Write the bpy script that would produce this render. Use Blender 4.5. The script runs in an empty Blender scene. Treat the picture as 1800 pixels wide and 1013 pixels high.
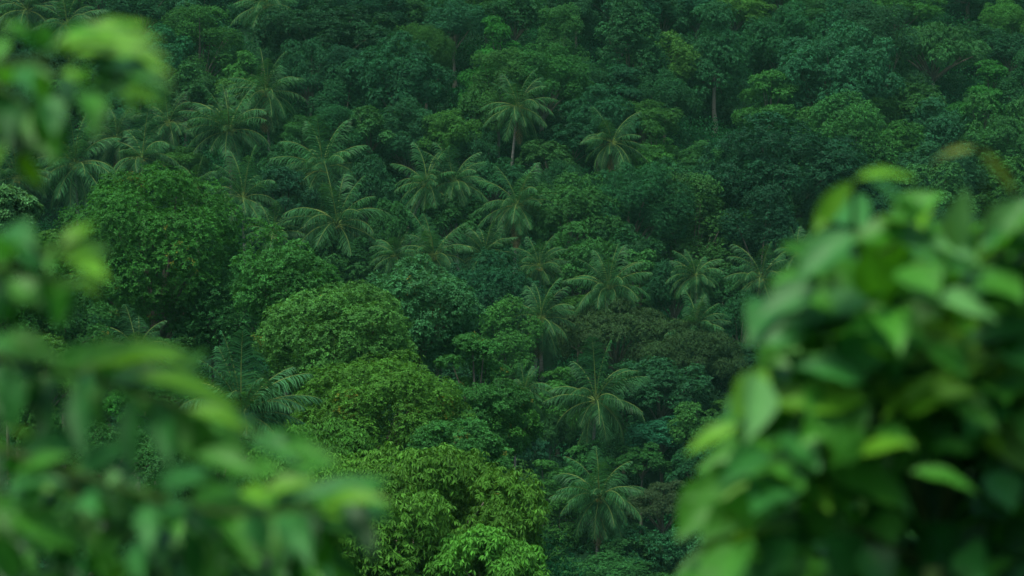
import bpy, math, random
import numpy as np
from mathutils import Vector, Matrix
R_ = math.radians
scene = bpy.context.scene
col = scene.collection

# ---------------------------------------------------------------- camera, sky, sun, exposure
CAMZ = 60.0
PITCH = R_(-2.0)
LENS = 85.0
FPX = LENS / 36.0 * 1800.0
cam_d = bpy.data.cameras.new('camera'); cam = bpy.data.objects.new('camera', cam_d); col.objects.link(cam)
cam.location = (0, 0, CAMZ); cam.rotation_euler = (R_(90) + PITCH, 0, 0)
cam_d.lens = LENS; cam_d.sensor_width = 36; cam_d.clip_start = 0.1; cam_d.clip_end = 5000
cam_d.dof.use_dof = True; cam_d.dof.focus_distance = 215; cam_d.dof.aperture_fstop = 4.8
scene.camera = cam
SUN_EL, SUN_AZ = R_(66), R_(215)          # azimuth clockwise from +Y
w = bpy.data.worlds.new('World'); scene.world = w; w.use_nodes = True
nt = w.node_tree; bg = nt.nodes['Background']
sky = nt.nodes.new('ShaderNodeTexSky'); sky.sky_type = 'NISHITA'; sky.sun_disc = False
sky.sun_elevation = SUN_EL; sky.sun_rotation = SUN_AZ; sky.air_density = 1.0; sky.dust_density = 3.0; sky.ozone_density = 1.0
nt.links.new(sky.outputs[0], bg.inputs[0]); bg.inputs[1].default_value = 0.08
sd = bpy.data.lights.new('sun', 'SUN'); sd.energy = 1.95; sd.angle = R_(22); sd.color = (1, .96, .88)
so = bpy.data.objects.new('sun', sd); col.objects.link(so)
dirv = Vector((math.sin(SUN_AZ) * math.cos(SUN_EL), math.cos(SUN_AZ) * math.cos(SUN_EL), math.sin(SUN_EL)))
so.rotation_euler = (-dirv).to_track_quat('-Z', 'Y').to_euler(); so.location = (0, 0, 250)
scene.view_settings.view_transform = 'Standard'; scene.view_settings.look = 'None'
scene.view_settings.exposure = 1.55; scene.view_settings.gamma = 1.0
cy = scene.cycles
cy.max_bounces = 6; cy.diffuse_bounces = 3; cy.glossy_bounces = 2; cy.transmission_bounces = 4; cy.volume_bounces = 0
cy.use_denoising = True

# ---------------------------------------------------------------- helpers
rng = np.random.default_rng(7)
def ray(u, v, d):
    """world point at depth d along the camera axis on the line of sight of photo pixel (u, v)"""
    x = (u - 900) / FPX; zz = (506.5 - v) / FPX
    fy, fz = math.cos(PITCH), math.sin(PITCH)
    return np.array([d * x, d * (fy - zz * fz), CAMZ + d * (fz + zz * fy)])
def hill_depth(u, v):
    k = (506.5 - v) / FPX + math.tan(PITCH)
    d = 125.4 / (0.478 - k)
    return d * (1 + 0.14 * max(0, (u - 900) / 900) * max(0, 1 - v / 1013))
def nrm(a):
    return a / np.maximum(np.linalg.norm(a, axis=-1, keepdims=True), 1e-9)
def make_mesh(name, V, faces, mats, colr=None, midx=None, smooth=False):
    """faces: list of int arrays (n,k); one mesh"""
    me = bpy.data.meshes.new(name)
    V = np.asarray(V, dtype=np.float32)
    me.vertices.add(len(V)); me.vertices.foreach_set('co', V.ravel())
    loops = np.concatenate([f.ravel() for f in faces]).astype(np.int32)
    tot = np.concatenate([np.full(len(f), f.shape[1]) for f in faces]).astype(np.int32)
    st = np.concatenate([[0], np.cumsum(tot)[:-1]]).astype(np.int32)
    me.loops.add(len(loops)); me.loops.foreach_set('vertex_index', loops)
    me.polygons.add(len(tot)); me.polygons.foreach_set('loop_start', st); me.polygons.foreach_set('loop_total', tot)
    if midx is not None:
        me.polygons.foreach_set('material_index', np.concatenate([np.full(len(f), m) for f, m in zip(faces, midx)]).astype(np.int32))
    me.polygons.foreach_set('use_smooth', np.full(len(tot), smooth))
    if colr is not None:
        a = me.color_attributes.new('leaf', 'FLOAT_COLOR', 'POINT')
        a.data.foreach_set('color', np.asarray(colr, dtype=np.float32).ravel())
    me.update(calc_edges=True)
    for m in mats: me.materials.append(m)
    return me
def link(name, data, parent=None, loc=None, color=None):
    o = bpy.data.objects.new(name, data); col.objects.link(o)
    if parent is not None: o.parent = parent
    if loc is not None: o.location = loc
    if color is not None: o.color = (*color, 1)
    return o
def tag(o, label=None, cat=None, group=None, kind=None):
    if label: o['label'] = label
    if cat: o['category'] = cat
    if group: o['group'] = group
    if kind: o['kind'] = kind
    return o
class Acc:
    """collects vertices, faces and per-vertex leaf colours"""
    def __init__(s): s.V = []; s.F = {}; s.C = []; s.n = 0
    def add(s, V, F, c=None, m=0):
        s.V.append(V); s.F.setdefault((F.shape[1], m), []).append(F + s.n); s.n += len(V)
        s.C.append(np.tile([1, 0, 0, 1], (len(V), 1)) if c is None else c)
    def mesh(s, name, mats, smooth=False):
        ks = sorted(s.F, key=lambda k: (k[1], k[0]))
        return make_mesh(name, np.concatenate(s.V), [np.concatenate(s.F[k]) for k in ks], mats, np.concatenate(s.C), [k[1] for k in ks], smooth)
def tube(acc, pts, rad, n=6, m=0):
    pts = np.asarray(pts, float); k = len(pts)
    T = nrm(np.gradient(pts, axis=0)); a = np.array([0.31, 0.95, 0.05]) if abs(T[0][2]) > .7 else np.array([0., 0, 1])
    U = nrm(np.cross(T, a)); W = np.cross(T, U)
    th = np.arange(n) * 2 * math.pi / n
    V = (pts[:, None, :] + (U[:, None, :] * np.cos(th)[None, :, None] + W[:, None, :] * np.sin(th)[None, :, None]) * np.asarray(rad)[:, None, None]).reshape(-1, 3)
    i, j = np.meshgrid(np.arange(k - 1), np.arange(n), indexing='ij'); i = i.ravel(); j = j.ravel(); j2 = (j + 1) % n
    F = np.stack([i * n + j, i * n + j2, (i + 1) * n + j2, (i + 1) * n + j], 1)
    acc.add(V, F, None, m)
def leaves(acc, P, D, N, L, W, var, autumn=None, fold=.25, m=0):
    """kite shaped leaves: base P, axis D, face normal N, length L, width W (arrays)"""
    n = len(P); D = nrm(D); S = nrm(np.cross(D, N)); N = np.cross(S, D)
    L = L[:, None]; W = W[:, None]
    b = P; t = P + D * L - N * L * .12; q = P + D * L * .45
    r = q + S * W * .5 + N * W * fold * .5; l = q - S * W * .5 + N * W * fold * .5
    V = np.stack([b, r, t, l], 1).reshape(-1, 3)
    F = np.arange(4 * n).reshape(n, 4)
    c = np.zeros((n, 4, 4)); c[..., 3] = 1; c[:, :, 0] = var[:, None]
    if autumn is not None: c[:, :, 1] = autumn[:, None]
    acc.add(V, F, c.reshape(-1, 4), m)
def rand_dir(g, n):
    v = g.normal(size=(n, 3)); return nrm(v)

# ---------------------------------------------------------------- materials
def mat_leaf(name, rough=.5, spec=.3, trans=.25, warm=1.0, autumn=(.13, .115, .012)):
    m = bpy.data.materials.new(name); m.use_nodes = True; t = m.node_tree; N = t.nodes; K = t.links
    p = N['Principled BSDF']; out = N['Material Output']
    oi = N.new('ShaderNodeObjectInfo'); at = N.new('ShaderNodeAttribute'); at.attribute_name = 'leaf'
    sep = N.new('ShaderNodeSeparateColor'); K.new(at.outputs['Color'], sep.inputs[0])
    mul = N.new('ShaderNodeVectorMath'); mul.operation = 'SCALE'; K.new(oi.outputs['Color'], mul.inputs[0]); K.new(sep.outputs[0], mul.inputs['Scale'])
    mx = N.new('ShaderNodeMix'); mx.data_type = 'RGBA'; K.new(sep.outputs[1], mx.inputs[0]); K.new(mul.outputs[0], mx.inputs[6]); mx.inputs[7].default_value = (*autumn, 1)
    K.new(mx.outputs[2], p.inputs['Base Color']); p.inputs['Roughness'].default_value = rough; p.inputs['Specular IOR Level'].default_value = spec
    tr = N.new('ShaderNodeBsdfTranslucent')
    tm = N.new('ShaderNodeVectorMath'); tm.operation = 'MULTIPLY'; K.new(mx.outputs[2], tm.inputs[0]); tm.inputs[1].default_value = (1.7 * warm, 1.5, .7); K.new(tm.outputs[0], tr.inputs[0])
    ms = N.new('ShaderNodeMixShader'); ms.inputs[0].default_value = trans
    K.new(p.outputs[0], ms.inputs[1]); K.new(tr.outputs[0], ms.inputs[2]); K.new(ms.outputs[0], out.inputs[0])
    return m
def mat_bark(name, c0, c1, scale=3.0, ring=False):
    m = bpy.data.materials.new(name); m.use_nodes = True; t = m.node_tree; N = t.nodes; K = t.links; p = N['Principled BSDF']
    tc = N.new('ShaderNodeTexCoord'); nz = N.new('ShaderNodeTexNoise'); nz.inputs['Scale'].default_value = scale; nz.inputs['Detail'].default_value = 6
    mp = N.new('ShaderNodeMapping'); mp.inputs['Scale'].default_value = (3, 3, .6) if not ring else (.4, .4, 4)
    K.new(tc.outputs['Object'], mp.inputs[0]); K.new(mp.outputs[0], nz.inputs[0])
    r = N.new('ShaderNodeValToRGB'); r.color_ramp.elements[0].position = .35; r.color_ramp.elements[1].position = .7
    r.color_ramp.elements[0].color = (*c0, 1); r.color_ramp.elements[1].color = (*c1, 1)
    K.new(nz.outputs[0], r.inputs[0]); K.new(r.outputs[0], p.inputs['Base Color']); p.inputs['Roughness'].default_value = .9; p.inputs['Specular IOR Level'].default_value = .08
    return m
M_LEAF = mat_leaf('foliage', .55, .07, .28)
M_FERN = mat_leaf('palm_leaflet', .5, .08, .28)
M_RACH = mat_bark('palm_rachis', (.07, .13, .028), (.13, .18, .045), 2)
M_PTRUNK = mat_bark('palm_bark', (.10, .11, .09), (.20, .20, .16), 2.5, True)
M_BARK = mat_bark('tree_bark', (.045, .05, .035), (.13, .12, .09))
M_PALEBARK = mat_bark('pale_bark', (.18, .17, .13), (.30, .27, .20))
M_TWIG = mat_bark('twig_bark', (.02, .06, .012), (.05, .075, .02), 40)
M_NUT = mat_bark('coconut_husk', (.09, .12, .02), (.22, .17, .04), 4)
M_GROUND = mat_bark('forest_floor', (.002, .016, .005), (.006, .030, .009), .5)

# ---------------------------------------------------------------- crowns
def crown_mesh(name, seed, R, H, leaf, n, style='dome', autumn=0.0, outline=.18, low=1.45):
    """foliage of one crown, centred on the origin: R horizontal radius, H half height, leaf = leaf length in metres, n = leaf count"""
    g = np.random.default_rng(seed); lumps = []
    if style == 'big' and n > 14000:
        k = 95
        for i in range(k):
            z = 1 - low * (i + .5) / k + g.normal() * .03; th = i * 2.39996 + g.normal() * .25; rr = math.sqrt(max(0, 1 - min(1, z * z))); q = g.uniform(.70, .86) * (1 + g.normal() * outline * .7)
            lumps.append((math.cos(th) * rr * q * R, math.sin(th) * rr * q * R, z * q * H, R * g.uniform(.17, .30), .85))
    elif style in ('dome', 'droop', 'big'):
        k = int(g.integers(16, 22)) if R < 3.5 else int(g.integers(26, 36)) if R < 6 and n < 15000 else int(g.integers(52, 64))
        for i in range(k):
            z = 1 - low * (i + .5) / k + g.normal() * .05; th = i * 2.39996 + g.normal() * .3
            rr = math.sqrt(max(0, 1 - min(1, z * z)))
            s = g.uniform(.58, .80) * (1 + g.normal() * outline)
            rl = g.uniform(.20, .36) * (R ** .75 * 1.25)
            rl = min(rl, .42 * R)
            lumps.append((math.cos(th) * rr * s * R, math.sin(th) * rr * s * R, z * s * H, rl, .85))
    elif style == 'tier':
        nt_ = 4 if R < 5 else 6
        for t in range(nt_):
            f = t / (nt_ - 1); z = -H * .75 + 1.5 * H * f; rad = R * (1 - .75 * f ** 1.6) * g.uniform(.85, 1)
            for i in range(int(5 + 6 * (1 - f))):
                th = i * 2.39996 + t; q = rad * math.sqrt(g.uniform(.12, .8))
                lumps.append((math.cos(th) * q, math.sin(th) * q, z + g.normal() * H * .22 - .15 * q, R * g.uniform(.20, .38), .5))
    elif style == 'umbrella':
        for i in range(34):
            th = i * 2.39996; q = R * math.sqrt((i + .5) / 34) * .88
            lumps.append((math.cos(th) * q, math.sin(th) * q, H * (.75 - 1.1 * (q / R) ** 2) + g.normal() * H * .12, R * g.uniform(.16, .28), .6))
    elif style == 'vine':
        for i in range(34):
            z = g.uniform(-1, 1); th = g.uniform(0, 6.28); q = R * (.72 - .3 * z * abs(z)) * g.uniform(.5, 1)
            lumps.append((math.cos(th) * q, math.sin(th) * q, z * H * .85, R * g.uniform(.20, .42), 1.1))
    elif style == 'feather':
        for i in range(26):
            z = 1 - 1.5 * (i + .5) / 26; th = i * 2.39996; rr = math.sqrt(max(0, 1 - z * z)); s = g.uniform(.5, .8)
            lumps.append((math.cos(th) * rr * s * R, math.sin(th) * rr * s * R, z * s * H, R * g.uniform(.22, .34), 1.0))
    lumps = np.array(lumps)
    wts = lumps[:, 3] ** 2; wts /= wts.sum()
    per = 6 if style != 'feather' else 5
    m = n // per
    li = g.choice(len(lumps), m, p=wts); C = lumps[li]
    d = rand_dir(g, m); out = nrm(C[:, :3] * [1, 1, R / max(H, .1)] + 1e-6)
    d = nrm(d + out * .45 + np.array([0, 0, .35]))
    rad = C[:, 3] * g.uniform(.72, 1.06, m) * (1 + .12 * np.sin(d[:, 0] * 7 + li) * np.sin(d[:, 1] * 6 + li * 2))
    sq = C[:, 4]
    P = C[:, :3] + d * rad[:, None] * np.stack([np.ones(m), np.ones(m), sq], 1)
    # a share of rosettes inside, so gaps do not look hollow
    ins = g.random(m) < .12; P[ins] *= g.uniform(.45, .85, ins.sum())[:, None]
    ax = nrm(d * .7 + np.array([0, 0, .55]) + g.normal(size=(m, 3)) * .28)
    h = nrm(np.cross(ax, nrm(g.normal(size=(m, 3)))))
    h2 = np.cross(ax, h)
    acc = Acc(); lumpv = g.uniform(.8, 1.2, len(lumps))[li]; rosv = lumpv * g.uniform(.8, 1.25, m)
    cc_ = P[g.integers(m, size=5)]; dm = np.min(np.linalg.norm(P[:, None] - cc_[None], axis=2), axis=1)
    aut = g.random(m) < np.where(dm < .17 * R, min(.55, autumn * 22), autumn * .2)
    for k in range(per):
        th = k * 2 * math.pi / per + g.uniform(-.5, .5, m)
        side = h * np.cos(th)[:, None] + h2 * np.sin(th)[:, None]
        if style == 'droop': D = side * .75 + ax * .15 + np.array([0, 0, -.75]) + g.normal(size=(m, 3)) * .22
        elif style == 'feather': D = side * .7 + np.array([0, 0, -.35]) + ax * .2 + g.normal(size=(m, 3)) * .25
        elif style == 'vine': D = side * .8 + np.array([0, 0, -.55]) + g.normal(size=(m, 3)) * .25
        else: D = side * .9 + ax * .28 + np.array([0, 0, -.10]) + g.normal(size=(m, 3)) * .22
        Nn = ax + side * .25 + g.normal(size=(m, 3)) * .22
        L = leaf * g.uniform(.7, 1.25, m); W = L * (.22 if style == 'feather' else .34 if style == 'droop' else .5 if style == 'big' else .52)
        a = np.where(aut & (g.random(m) < .7), g.uniform(.2, .9, m), 0)
        leaves(acc, P + side * leaf * .12, D, Nn, L, W, rosv * g.uniform(.7, 1.3, m), a)
    return acc.mesh(name, [M_LEAF]), lumps
def branches_mesh(name, lumps, R, H, seed, mat):
    g = np.random.default_rng(seed); acc = Acc(); b0 = np.array([0, 0, -H * .95])
    idx = g.permutation(len(lumps))[:min(14, len(lumps))]
    for i in idx:
        c = lumps[i, :3] * .92; mid = b0 * .45 + c * .4 + g.normal(size=3) * R * .05 + np.array([0, 0, -.05 * H])
        t = np.linspace(0, 1, 7)[:, None]
        pts = b0 * (1 - t) ** 2 + 2 * mid * t * (1 - t) + c * t ** 2
        tube(acc, pts, np.linspace(.028, .008, 7) * R, 5)
    return acc.mesh(name, [mat], True)
def trunk_mesh(name, seed, mat):
    """unit trunk: z from 0 to 1, tapering, radius 1 at the foot"""
    g = np.random.default_rng(seed); z = np.linspace(0, 1, 9); acc = Acc()
    wob = np.cumsum(g.normal(size=(9, 2)) * .12, axis=0); wob -= wob[-1] * z[:, None]; wob[0] = 0
    tube(acc, np.stack([wob[:, 0] * 3, wob[:, 1] * 3, z * 40], 1), .9 * np.exp(-z * 9) + 1 - .42 * z, 8); acc.V[0] = acc.V[0] * [1, 1, 1 / 40]
    return acc.mesh(name, [mat], True)
TRUNKS = [trunk_mesh('trunk', 50 + i, M_BARK) for i in range(3)]; PALE_TRUNK = trunk_mesh('trunk', 60, M_PALEBARK)
LIB = {}
SPEC = {  # style: {size class: (radius, half height, leaf, count)}
    'dome': {'S': (2.6, 2.2, 0.24, 8550), 'M': (4.3, 3.7, 0.25, 21850), 'L': (7.0, 5.6, 0.28, 45600)},
    'tier': {'S': (2.6, 2.0, 0.22, 8550), 'M': (4.3, 3.1, 0.24, 20900), 'L': (7.0, 4.6, 0.27, 38000)},
    'umbrella': {'S': (2.6, 1.6, 0.21, 8550), 'M': (4.3, 2.4, 0.22, 19000), 'L': (7.0, 2.6, 0.24, 32300)},
    'vine': {'S': (2.4, 3.0, 0.22, 11400), 'M': (4.0, 5.2, 0.24, 26600), 'L': (6, 7.5, 0.25, 38000)},
    'feather': {'S': (2.6, 2.2, 0.29, 13300), 'M': (4.3, 4.0, 0.32, 26600), 'L': (6, 5, 0.35, 38000)},
}
def variant(style, R, i):
    sp = SPEC[style]; c = 'S' if R < 3.3 else 'M' if R < 5.6 else 'L'
    if c not in sp: c = list(sp)[-1]
    i %= 5 if style == 'dome' else 3
    key = (style, c, i)
    if key not in LIB:
        r, h, lf, n = sp[c]; seed = 100 + len(LIB) * 13
        lv = (1, .74, 1.25, .85, 1.1)[i]
        me, lumps = crown_mesh('crown', seed, r, h, lf * lv * .86, int(1.3 * n / lv ** 1.7), style)
        LIB[key] = (me, branches_mesh('branches', lumps, r, h, seed, M_BARK), r, h)
    return LIB[key]

DARK = (.011, .065, .021); DEEP = (.008, .051, .020); BLUE = (.013, .080, .031); MID = (.021, .096, .021); BRIGHT = (.031, .122, .020)
YELL = (.044, .152, .018); OLIVE = (.021, .094, .017); RUST = (.024, .060, .019); GREY = (.022, .105, .034); LIME = (.019, .118, .016)
CNAME = {DARK: 'dark green', DEEP: 'very dark green', BLUE: 'bluish green', MID: 'mid green', BRIGHT: 'bright green', YELL: 'yellow-green', OLIVE: 'olive green', RUST: 'rusty brown', GREY: 'grey-green', LIME: 'light green'}

# ---------------------------------------------------------------- what stands where: (style, u, v, width, height, colour, label) in photo pixels, on the slope
HILL = [
 ('vine', 352, 92, 165, 150, OLIVE, 'creeper-covered rounded tree with a pale olive rim, right of the near upper left branch'),
 ('dome', 250, 20, 150, 100, DARK, 'dark leafy tree at the top edge above the near upper left branch'),
 ('dome', 560, 70, 230, 150, DEEP, 'broad very dark tree between the top-edge palm and the dark dome'),
 ('dome', 650, 25, 180, 110, DEEP, 'very dark wide tree at the top edge above the dark dome'),
 ('feather', 748, 100, 105, 130, OLIVE, 'pale feathery bamboo curving over the right shoulder of the dark dome'),
 ('dome', 706, 150, 190, 165, DARK, 'large dense dark dome-shaped tree in front of pale bamboo'),
 ('dome', 548, 138, 120, 120, BLUE, 'bluish rounded tree left of the dark dome, beside the black gap'),
 ('dome', 650, 232, 100, 85, MID, 'small mid green rounded tree below the dark dome'),
 ('dome', 790, 240, 112, 95, BRIGHT, 'neat bright round-topped tree left of the pale-trunked palm'),
 ('dome', 838, 190, 80, 80, MID, 'small leafy tree touching the left fronds of the pale-trunked palm'),
 ('tier', 872, 105, 130, 115, LIME, 'layered tree with yellowish leaf tips above the pale-trunked palm'),
 ('dome', 800, 45, 120, 90, BLUE, 'bluish tree at the top edge right of the pale bamboo'),
 ('dome', 905, 30, 130, 90, DARK, 'dark tree at the top edge above the yellowish layered tree'),
 ('vine', 985, 75, 100, 130, MID, 'tangled creeper-hung tree right of the yellowish layered tree'),
 ('vine', 1108, 95, 150, 190, DARK, 'tall creeper-draped tree like a tower, left of the long bare trunk'),
 ('dome', 1055, 215, 130, 110, BLUE, 'dull bluish tree right of the pale-trunked palm'),
 ('dome', 1170, 180, 110, 100, DARK, 'dark tree at the foot of the creeper-draped tower'),
 ('tier', 1255, 92, 165, 130, BLUE, 'tall layered tree on a long bare trunk'),
 ('tier', 1352, 180, 145, 105, OLIVE, 'olive layered tree right of the long bare trunk'),
 ('dome', 1468, 150, 230, 210, BLUE, 'large dull bluish tree left of the umbrella tree'),
 ('umbrella', 1640, 98, 195, 95, MID, 'wide umbrella-shaped tree on thin pale stems'),
 ('dome', 1765, 45, 90, 90, BRIGHT, 'bright leafy tree at the top right corner'),
 ('tier', 1742, 165, 150, 90, LIME, 'wide flat-layered light tree at the right edge below the umbrella tree'),
 ('vine', 1725, 225, 85, 120, MID, 'creeper-draped column above the arching brown twig of the near right bush'),
 ('dome', 1590, 185, 140, 90, MID, 'low mid green tree below the umbrella tree'),
 ('dome', 1290, 25, 150, 80, BRIGHT, 'bright tree at the top edge above the tall layered tree'),
 ('dome', 1440, 30, 150, 80, MID, 'mid green tree at the top edge above the large bluish tree'),
 ('dome', 1580, 25, 140, 80, OLIVE, 'olive tree at the top edge above the umbrella tree'),
 ('tier', 1700, -28, 150, 70, DEEP, 'tree cut by the top edge on a bare dark trunk'),
 ('dome', 1385, 320, 340, 225, DEEP, 'very large dark spreading tree in the right middle of the slope'),
 ('dome', 1235, 290, 110, 70, MID, 'small tree at the foot of the long bare trunk'),
 ('dome', 1105, 375, 225, 185, DARK, 'big dark tree flecked with bright leaves, right of the bamboo clump'),
 ('dome', 1180, 345, 120, 130, DARK, 'dark tree wedged between the flecked tree and the very large dark tree'),
 ('feather', 988, 330, 105, 95, DARK, 'soft dark bamboo clump right of the thick-trunked palm'),
 ('dome', 650, 345, 115, 150, DARK, 'dark glossy tree right of the wide star-shaped palm'),
 ('dome', 497, 305, 100, 105, DARK, 'dark glossy tree left of the yellow-fruited palm'),
 ('dome', 690, 405, 90, 110, MID, 'leafy tree left of the leaning palm trunk'),
 ('dome', 790, 390, 110, 90, MID, 'mid green tree at the foot of the leaning palm'),
 ('dome', 320, 290, 105, 65, BRIGHT, 'small bright tree just above the large orange-flecked tree'),
 ('dome', 1650, 320, 170, 130, DARK, 'dark leafy tree behind the top of the near right bush'),
 ('dome', 1555, 385, 130, 100, BLUE, 'bluish tree behind the arching lime shoot of the near right bush'),
 ('dome', 858, 545, 190, 185, DEEP, 'broad very dark tree behind the grey-leaved tree of the near spur'),
 ('dome', 1090, 450, 130, 110, DARK, 'dark tree above the upright shuttlecock palm'),
 ('dome', 1185, 510, 115, 115, DARK, 'dark small-leaved tree on a short visible trunk above the rusty trees'),
 ('dome', 1015, 545, 95, 60, BRIGHT, 'low bright bush between the shaggy palm and the rusty trees'),
 ('umbrella', 1085, 595, 220, 115, RUST, 'left one of two flat rusty brown trees'),
 ('umbrella', 1215, 640, 215, 120, RUST, 'right one of two flat rusty brown trees'),
 ('dome', 1160, 690, 190, 120, DARK, 'dark green tree below the rusty trees'),
 ('dome', 1300, 570, 100, 120, DARK, 'dark tree right of the rusty trees beside the near right bush'),
 ('dome', 1165, 768, 130, 62, BLUE, 'bluish shrub right of the lower trunk of the big open palm'),
 ('dome', 1128, 815, 95, 60, OLIVE, 'small olive-brown shrub right of the lowest palm'),
 ('dome', 1225, 825, 110, 85, DARK, 'dark shrub left of the lower edge of the near right bush'),
 ('umbrella', 1165, 895, 140, 90, RUST, 'low rusty brown shrub right of the lowest palm'),
 ('vine', 985, 930, 92, 115, BRIGHT, 'bright creeper-covered column left below the lowest palm'),
 ('tier', 957, 845, 100, 70, OLIVE, 'olive layered bush left of the lowest palm'),
 ('dome', 1100, 968, 120, 75, MID, 'leafy green bush below the lowest palm'),
 ('dome', 1065, 1012, 200, 70, MID, 'wide green bush at the bottom edge right of the yellow-green drooping tree'),
 ('dome', 1205, 970, 100, 90, GREY, 'grey-leaved bush at the bottom beside the near right bush'),
 ('dome', 965, 765, 80, 75, MID, 'green shrub left of the big open palm'),
 ('dome', 1040, 650, 70, 60, DARK, 'dark shrub above the big open palm'),
]
# palms: hub u, v, frond reach in px, trunk lean px, bare?, label
PALMS = [
 (467, 12, 58, -4, 'coconut palm with hanging fronds at the top edge left of the broad very dark tree'),
 (403, 232, 76, 2, 'full coconut palm with many upswept fronds left of the dark glossy tree'),
 (468, 165, 62, 4, 'coconut palm with one long frond drooping right, upper left of slope'),
 (297, 218, 52, 2, 'small coconut palm just right of the near upper left branch'),
 (133, 292, 80, 2, 'pale-ribbed coconut palm left above the orange-flecked tree'),
 (250, 280, 66, 2, 'coconut palm with arching fronds behind the top of the orange-flecked tree'),
 (30, 318, 66, 0, 'coconut palm at the left edge between the two near left branches'),
 (568, 300, 76, -3, 'coconut palm with yellow fruit above the wide star-shaped palm'),
 (593, 396, 88, 2, 'wide star-shaped coconut palm with spread fronds, left of centre'),
 (750, 326, 62, -34, 'coconut palm on a leaning pale trunk'),
 (798, 322, 58, 4, 'coconut palm half hidden behind the leaning one'),
 (910, 190, 58, -8, 'slim coconut palm on a tall pale trunk above the centre'),
 (910, 362, 68, -4, 'thick-trunked coconut palm with drooping fronds at the centre'),
 (1076, 252, 56, 4, 'coconut palm almost buried in a bluish tree, long fronds drooping right'),
 (763, 452, 66, 2, 'coconut palm with fronds hanging straight down above the grey-leaved tree'),
 (852, 452, 52, 2, 'upright fan-like coconut palm right of the hanging-frond palm'),
 (948, 470, 50, 2, 'small coconut palm below the thick-trunked palm'),
 (1070, 510, 70, 2, 'upright shuttlecock-shaped coconut palm right of centre'),
 (1222, 488, 46, 3, 'small coconut palm in front of the dark gap under the very large tree'),
 (1338, 490, 60, -3, 'coconut palm left of the near right bush'),
 (1402, 448, 42, 2, 'small coconut palm at the edge of the near right bush'),
 (950, 562, 60, -10, 'shaggy coconut palm right of the broad very dark tree'),
 (1047, 706, 84, -5, 'big open coconut palm below the rusty trees'),
 (1054, 876, 78, -4, 'lowest coconut palm with pale curved ribs near the bottom'),
 (922, 688, 44, 2, 'small coconut palm at the right end of the near spur trees'),
 (1222, 578, 52, 2, 'faint coconut palm behind the right rusty tree'),
 (427, 350, 66, 2, 'coconut palm between the orange-flecked tree and star-shaped palm'),
 (480, 415, 48, 3, 'small coconut palm low behind the right side of the orange-flecked tree'),
 (1442, 625, 50, 0, 'coconut palm glimpsed through a hole in the near right bush'),
 (1388, 650, 46, 0, 'pale-ribbed coconut palm just behind the left edge of the near right bush'),
 (905, 880, 42, 2, 'small coconut palm behind the yellow-green drooping tree'),
 (48, 20, 66, 0, 'coconut palm at the top left corner'),
 (118, 45, 60, 3, 'coconut palm behind the near upper left branch'),
 (205, 245, 54, -3, 'coconut palm under the near upper left branch'),
 (695, 452, 42, 3, 'small coconut palm right of the star-shaped palm'),
 (345, 330, 44, 2, 'small coconut palm behind the right top of the orange-flecked tree'),
]
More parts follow.
